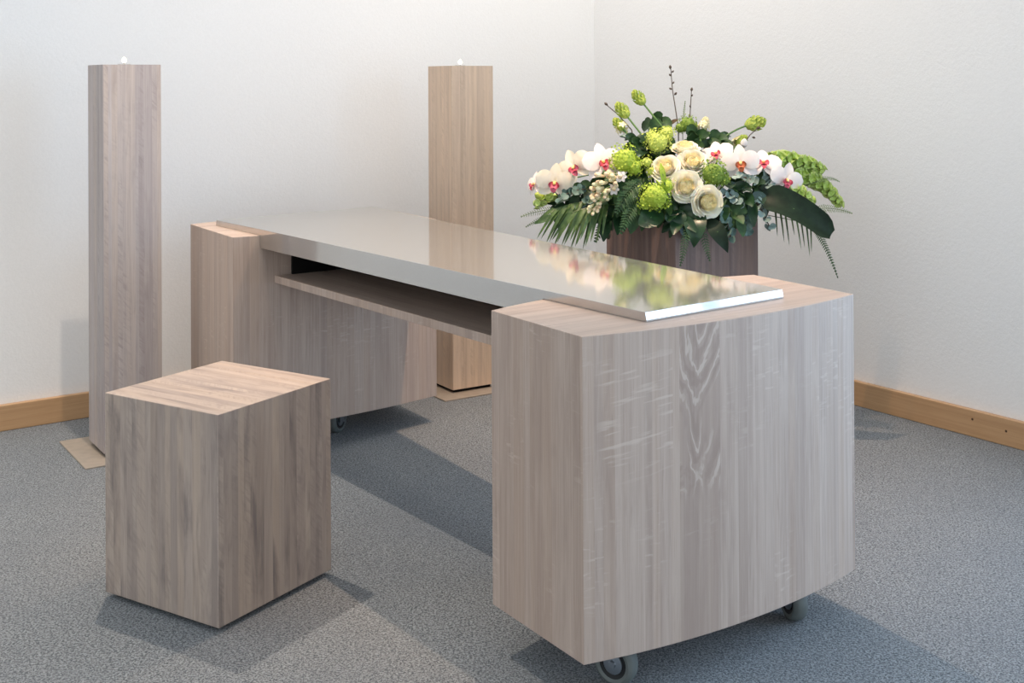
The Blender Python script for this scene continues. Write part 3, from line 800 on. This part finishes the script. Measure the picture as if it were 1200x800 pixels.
bigleaf('broad_leaf', 'dark leaf tucked between lime snowball flower and heart shaped leaf', (790, 245, 3.73), (793, 256, 3.69), (790, 266, 3.70), .034, leafp, ax(.1, 1, .3), M_dleaf, 'dark leaves over the planter front')
bigleaf('broad_leaf', 'small bright green leaf standing up in front of the leftmost rose', (779, 216, 3.69), (777, 204, 3.675), (774, 191, 3.69), .009, leafp, ax(.1, 1, .1), M_vib)
# dense backing greens: sprigs of glossy leaves
def sprig(label, path, n, L, W, mat, sd, up=.3, prof=leafp, name='leaf_sprig', group='dark leaf sprigs filling the arrangement', cat='foliage', pairs=False, smat=None, dr=.3):
    rnd = random.Random(sd); pts = [at(*q) for q in path]; t = thing(name, label, cat, tuple(pts[0]), group)
    P = lambda k: pts[0] * (1 - k) ** 2 + pts[1] * 2 * k * (1 - k) + pts[2] * k * k
    m = MB(); m.tube([foot(pts[0])] + [P(i / 8) for i in range(9)], .0017, 6); m.build('stem', smat or M_stem, t)
    m = MB()
    for i in range(n):
        k = (i + .6) / n; c = P(k); tg = (P(min(1, k + .05)) - P(max(0, k - .05))).normalized()
        x = V((0, 0, 1)).cross(tg); x = x.normalized() if x.length > .05 else tg.orthogonal().normalized(); y = tg.cross(x)
        for a in ((0, PI) if pairs else (i * 2.4,)):
            a += rnd.uniform(-.5, .5)
            d = (x * math.cos(a) + y * math.sin(a) * .8 + tg * .55).normalized(); l = L * rnd.uniform(.75, 1.15); w = W * rnd.uniform(.8, 1.15)
            nn = (V((0, 0, up)) + V((T0.x, T0.y, 0)) * .8 + V((rnd.uniform(-.5, .5), rnd.uniform(-.5, .5), rnd.uniform(-.4, .4))))
            m.ribbon(c, c + d * l * .5 + V((0, 0, l * .08)), c + d * l - V((0, 0, l * dr)), w, prof, nn, 6, .2)
    if n > 0: m.build('leaves', mat, t, sharp=180)
    return t
DK = [((785, 235, 3.76), (770, 245, 3.74), (735, 250, 3.75), 'dark glossy sprig below the tuberose, left of the lime snowball flower'),
      ((850, 215, 3.82), (865, 225, 3.78), (882, 236, 3.77), 'dark glossy sprig under the right orchids'),
      ((745, 215, 3.82), (725, 225, 3.80), (700, 240, 3.82), 'dark sprig behind the tuberose'),
      ((760, 178, 3.88), (752, 172, 3.88), (745, 168, 3.90), 'dark sprig behind the upper left snowball flowers'),
      ((820, 165, 3.94), (832, 162, 3.95), (846, 166, 3.95), 'dark sprig behind the topmost rose'),
      ((795, 240, 3.76), (800, 252, 3.71), (795, 262, 3.71), 'dark sprig below the open rose'),
      ((845, 235, 3.78), (856, 244, 3.74), (866, 258, 3.75), 'dark sprig right of the lowest rose'),
      ((700, 220, 3.90), (672, 226, 3.92), (650, 242, 3.93), 'dark sprig under the left orchid spray'),
      ((760, 150, 3.98), (765, 146, 4.0), (772, 142, 4.0), 'dark sprig at the foot of the topmost green bud'),
      ((880, 218, 3.84), (890, 222, 3.82), (905, 230, 3.83), 'dark sprig at the base of the very large leaf'),
      ((790, 175, 3.92), (785, 172, 3.92), (778, 180, 3.90), 'dark sprig deep among the white roses'),
      ((735, 240, 3.80), (722, 250, 3.78), (708, 262, 3.80), 'dark sprig falling over the left corner of the planter'),
      ((757, 205, 3.86), (752, 198, 3.86), (746, 210, 3.84), 'dark sprig filling the gap right of the upper left snowball flower'),
      ((770, 200, 3.90), (765, 185, 3.90), (758, 178, 3.89), 'dark sprig behind the leftmost white rose'),
      ((720, 215, 3.90), (712, 205, 3.90), (700, 210, 3.90), 'dark sprig behind the tuberose and left orchids'),
      ((850, 205, 3.88), (858, 200, 3.88), (866, 208, 3.87), 'dark sprig behind the rust lipped orchid'),
      ((800, 185, 3.92), (812, 165, 3.94), (815, 158, 3.94), 'dark sprig below the dark mossy flower head'),
      ((885, 205, 3.88), (900, 210, 3.88), (915, 220, 3.88), 'dark sprig behind the rightmost orchids')]
for i, (a, b, c, lab) in enumerate(DK):
    sprig(lab, (a, b, c), 13, .062, .019, M_dleaf if i % 2 else M_fern, 40 + i)
# eucalyptus
EU = [((690, 222, 3.84), (675, 220, 3.82), (655, 232, 3.83), 'dark eucalyptus sprig hanging below the left orchids', M_euc_d),
      ((700, 232, 3.83), (686, 236, 3.81), (672, 246, 3.82), 'eucalyptus sprig left of the tuberose tip', M_euc_d),
      ((755, 172, 3.90), (745, 166, 3.90), (731, 161, 3.91), 'blue green eucalyptus sprig under the drooping green bud', M_euc),
      ((825, 168, 3.95), (836, 162, 3.96), (850, 160, 3.97), 'eucalyptus sprig behind the right orchids', M_euc_d),
      ((860, 205, 3.80), (872, 207, 3.77), (886, 212, 3.77), 'silvery eucalyptus sprig just below the rust lipped orchid', M_euc),
      ((850, 222, 3.79), (858, 230, 3.75), (869, 240, 3.75), 'silvery eucalyptus sprig right of the lowest rose', M_euc),
      ((880, 225, 3.80), (890, 240, 3.75), (903, 268, 3.76), 'blue green eucalyptus sprig hanging past the right planter edge', M_euc),
      ((845, 240, 3.77), (853, 258, 3.71), (857, 280, 3.72), 'long eucalyptus sprig hanging beside the pointed dark leaf', M_euc_d),
      ((870, 240, 3.79), (876, 254, 3.74), (874, 272, 3.75), 'eucalyptus sprig hanging over the right corner of the planter', M_euc_d),
      ((895, 195, 3.86), (905, 208, 3.82), (900, 218, 3.82), 'grey eucalyptus sprig between the two rightmost orchids', M_euc)]
for i, (a, b, c, lab, mt) in enumerate(EU):
    sprig(lab, (a, b, c), 6, .027, .0130, mt, 70 + i, prof=rnd_leaf, name='eucalyptus_sprig', group='eucalyptus sprigs in the arrangement', pairs=True, smat=M_twig, dr=.1)
# ferns
def fern(label, path, n, L, mat, w=.0035, nrm=None, group='fern fronds in the arrangement', sd=1, teeth=True):
    rnd = random.Random(sd); pts = [at(*q) for q in path]; t = thing('fern_frond', label, 'fern', tuple(pts[0]), group)
    P = lambda k: pts[0] * (1 - k) ** 2 + pts[1] * 2 * k * (1 - k) + pts[2] * k * k
    nrm = V(nrm or ax(0, 1, .35))
    m = MB(); m.tube([foot(pts[0])] + [P(i / 10) for i in range(11)], .0012, 5); m.build('rachis', mat, t)
    m = MB()
    for i in range(n):
        k = (i + .5) / n; c = P(k); tg = (P(min(1, k + .04)) - P(max(0, k - .04))).normalized(); sd_ = tg.cross(nrm).normalized()
        l = L * min(1, .35 + 2.2 * k) * (1 - k) ** .7 + L * .1
        for sg in (-1, 1):
            d = (sd_ * sg + tg * .55 + nrm.normalized() * rnd.uniform(-.25, .25)).normalized(); e = c + d * l
            if teeth:
                m.ribbon(c, c.lerp(e, .5) + nrm.normalized() * l * .08, e - V((0, 0, l * .12)), w, lance, nrm, 4, .1, 1)
                nn = max(2, int(l / .006))
                for j in range(1, nn):
                    q = c.lerp(e, j / nn); ll = l * .24 * (1 - j / nn) + .0015
                    for s2 in (-1, 1):
                        dd = (tg * s2 + d * .6).normalized(); m.ribbon(q, q + dd * ll * .5, q + dd * ll, w * .5, lance, nrm, 2, .1, 1)
            else:
                m.ribbon(c, c.lerp(e, .5) + nrm.normalized() * l * .06, e - V((0, 0, l * .1)), w, lance, nrm, 3, .1, 1)
    m.build('pinnae', mat, t, sharp=180)
fern('dark leather fern frond right of the tuberose', [(752, 212, 3.77), (735, 222, 3.72), (722, 250, 3.73)], 15, .045, M_fern, .004, sd=1)
fern('dark fern frond draped over the left planter edge', [(748, 232, 3.76), (738, 246, 3.70), (727, 274, 3.71)], 15, .036, M_fern, .0038, sd=2)
fern('fern frond falling outside the left planter edge', [(718, 248, 3.82), (708, 258, 3.80), (697, 284, 3.81)], 14, .032, M_fern, .0034, sd=3)
fern('soft fern frond hanging in front of the planter middle', [(806, 262, 3.71), (803, 285, 3.64), (797, 312, 3.66)], 16, .022, M_fern, .0018, sd=4)
fern('soft fern frond hanging right of the heart shaped leaf', [(822, 262, 3.71), (826, 285, 3.66), (832, 306, 3.67)], 14, .02, M_fern, .0018, sd=5)
fern('thin drooping fern sprig hanging lowest at the far right', [(950, 262, 3.84), (966, 278, 3.82), (982, 326, 3.82)], 26, .016, M_fern, .0024, sd=6, teeth=False)
fern('pale feathery fern tip pointing right below the bell flowers', [(950, 246, 3.88), (972, 240, 3.88), (999, 250, 3.88)], 22, .022, M_lfern, .0012, nrm=(0, -1, .5), sd=7)
fern('pale feathery fern tip above the far right bell flowers', [(955, 214, 3.92), (970, 204, 3.93), (984, 213, 3.93)], 16, .014, M_lfern, .001, sd=8)
fern('pale feathery fern tip at the far left below the orchid bud', [(660, 246, 3.95), (640, 243, 3.96), (610, 254, 3.97)], 20, .024, M_lfern, .0011, sd=9)
fern('second pale fern tip drooping at the far left', [(655, 250, 3.95), (635, 254, 3.96), (616, 266, 3.97)], 18, .018, M_lfern, .0011, sd=10)
fern('wispy green fern tip standing beside the tallest twig', [(800, 150, 3.99), (801, 136, 4.0), (803, 118, 4.0)], 14, .010, M_lfern, .0009, sd=11)
# palm blades
def palm(label, rach, tips, w, mat, droop):
    pts = [at(*q) for q in rach]; t = thing('palm_leaf', label, 'leaf', tuple(pts[0]), 'palm leaves with hanging blades')
    P = lambda k: pts[0] * (1 - k) ** 2 + pts[1] * 2 * k * (1 - k) + pts[2] * k * k
    m = MB(); m.tube([foot(pts[0])] + [P(i / 8) for i in range(9)], .002, 6); m.build('stem', mat, t)
    n = len(tips)
    for i, (u, v, Y) in enumerate(tips):
        a = P((i + .5) / n); e = at(u, v, Y); mid = a.lerp(e, .4) + V((T0.x * droop, T0.y * droop, droop))
        m = MB(); m.ribbon(a, mid, e, w, grass, V((T0.x, T0.y, .5)) + RT * random.uniform(-.6, .6), 9, .35, 1)
        m.build('blade', mat, t, sharp=180)
palm('palm leaf fanning its long blades down at the far left', [(705, 236, 3.83), (680, 234, 3.80), (648, 246, 3.82)],
     [(690, 278, 3.76), (683, 292, 3.75), (676, 286, 3.76), (668, 294, 3.75), (663, 284, 3.77), (658, 288, 3.76), (653, 284, 3.78), (649, 289, 3.77), (644, 283, 3.79), (640, 285, 3.78), (634, 280, 3.80), (629, 280, 3.80), (627, 263, 3.82)], .0080, M_palm, .012)
palm('shorter palm leaf with broad drooping blades left of the tuberose', [(712, 240, 3.80), (696, 240, 3.77), (668, 250, 3.77)],
     [(706, 276, 3.73), (699, 286, 3.72), (692, 284, 3.72), (686, 289, 3.72), (680, 281, 3.72), (674, 289, 3.73), (668, 282, 3.73), (661, 287, 3.74), (655, 279, 3.75), (647, 281, 3.76)], .0080, M_palm, .008)
palm('palm leaf whose narrow blades hang below the very large dark leaf', [(905, 238, 3.86), (925, 236, 3.85), (952, 250, 3.85)],
     [(911, 277, 3.82), (919, 284, 3.82), (925, 288, 3.82), (931, 276, 3.83), (939, 293, 3.83), (943, 290, 3.83), (949, 301, 3.83), (951, 296, 3.84)], .0042, M_palm, .015)
bigleaf('broad_leaf', 'small dark leaf at the left edge of the palm fan', (652, 252, 3.86), (640, 256, 3.85), (626, 262, 3.86), .011, leafp, ax(-.1, 1, .6), M_mleaf)
bigleaf('broad_leaf', 'slim brown tipped leaf beside the top mossy head', (782, 148, 3.99), (788, 142, 3.98), (795, 140, 3.98), .008, leafp, ax(0, 1, .8), M_brown)

# ------------------------------------------------------------------ light
def kelvin_spot(x, y, z, tx, ty, W, size, blend, colr, rad=.014):
    l = bpy.data.lights.new('ceiling_spotlight', 'SPOT'); l.energy = W; l.spot_size = size; l.spot_blend = blend; l.color = colr; l.shadow_soft_size = rad
    o = bpy.data.objects.new('ceiling_spotlight', l); col.objects.link(o); o.location = (x, y, z)
    d = V((tx - x, ty - y, -z)); o.rotation_euler = d.to_track_quat('-Z', 'Y').to_euler()
WARM = (1.0, .84, .69)
kelvin_spot(-1.0, 3.3, 2.68, -.86, 3.12, 157, 1.14, .7, WARM)
kelvin_spot(.22, 3.53, 2.68, .20, 3.36, 185, 1.08, .75, (1.0, .70, .48))
kelvin_spot(.45, 4.60, 2.68, .35, 4.7, 30, 2.4, 1.0, (1.0, .97, .93), .12)
kelvin_spot(-2.0, 2.95, 2.68, -1.6, 3.15, 46, 1.35, 1.0, WARM, .08)
def areal(name, loc, to, sx_, sy_, W, colr):
    l = bpy.data.lights.new(name, 'AREA'); l.shape = 'RECTANGLE'; l.size = sx_; l.size_y = sy_; l.energy = W; l.color = colr
    o = bpy.data.objects.new(name, l); col.objects.link(o); o.location = loc
    d = V(to) - V(loc); o.rotation_euler = d.to_track_quat('-Z', 'Y').to_euler(); return o
wc = KW + dR * ((W0 + W1) / 2) - dL * .35
areal('window_daylight', (wc.x, wc.y, 1.25), (wc.x + dL.x, wc.y + dL.y, 1.2), 2.4, 2.2, 84, (.42, .68, 1.0))
areal('overhead_fill_light', (.1, 3.5, 2.7), (.1, 3.5, 0), 2.0, 2.0, 21, (1.0, .86, .76))  # unseen soft fill, added overhead to brighten walls and upward faces
w = bpy.data.worlds.new('daylight'); scene.world = w; w.use_nodes = True
bg = w.node_tree.nodes['Background']; bg.inputs[0].default_value = (.87, .94, 1.0, 1); bg.inputs[1].default_value = 1.18

vs_ = scene.view_settings
scene.display_settings.display_device = 'sRGB'
vs_.view_transform = 'Standard'; vs_.look = 'None'; vs_.gamma = 1; vs_.exposure = 0.0
try: vs_.use_curve_mapping = False
except Exception: pass
scene.cycles.use_denoising = True
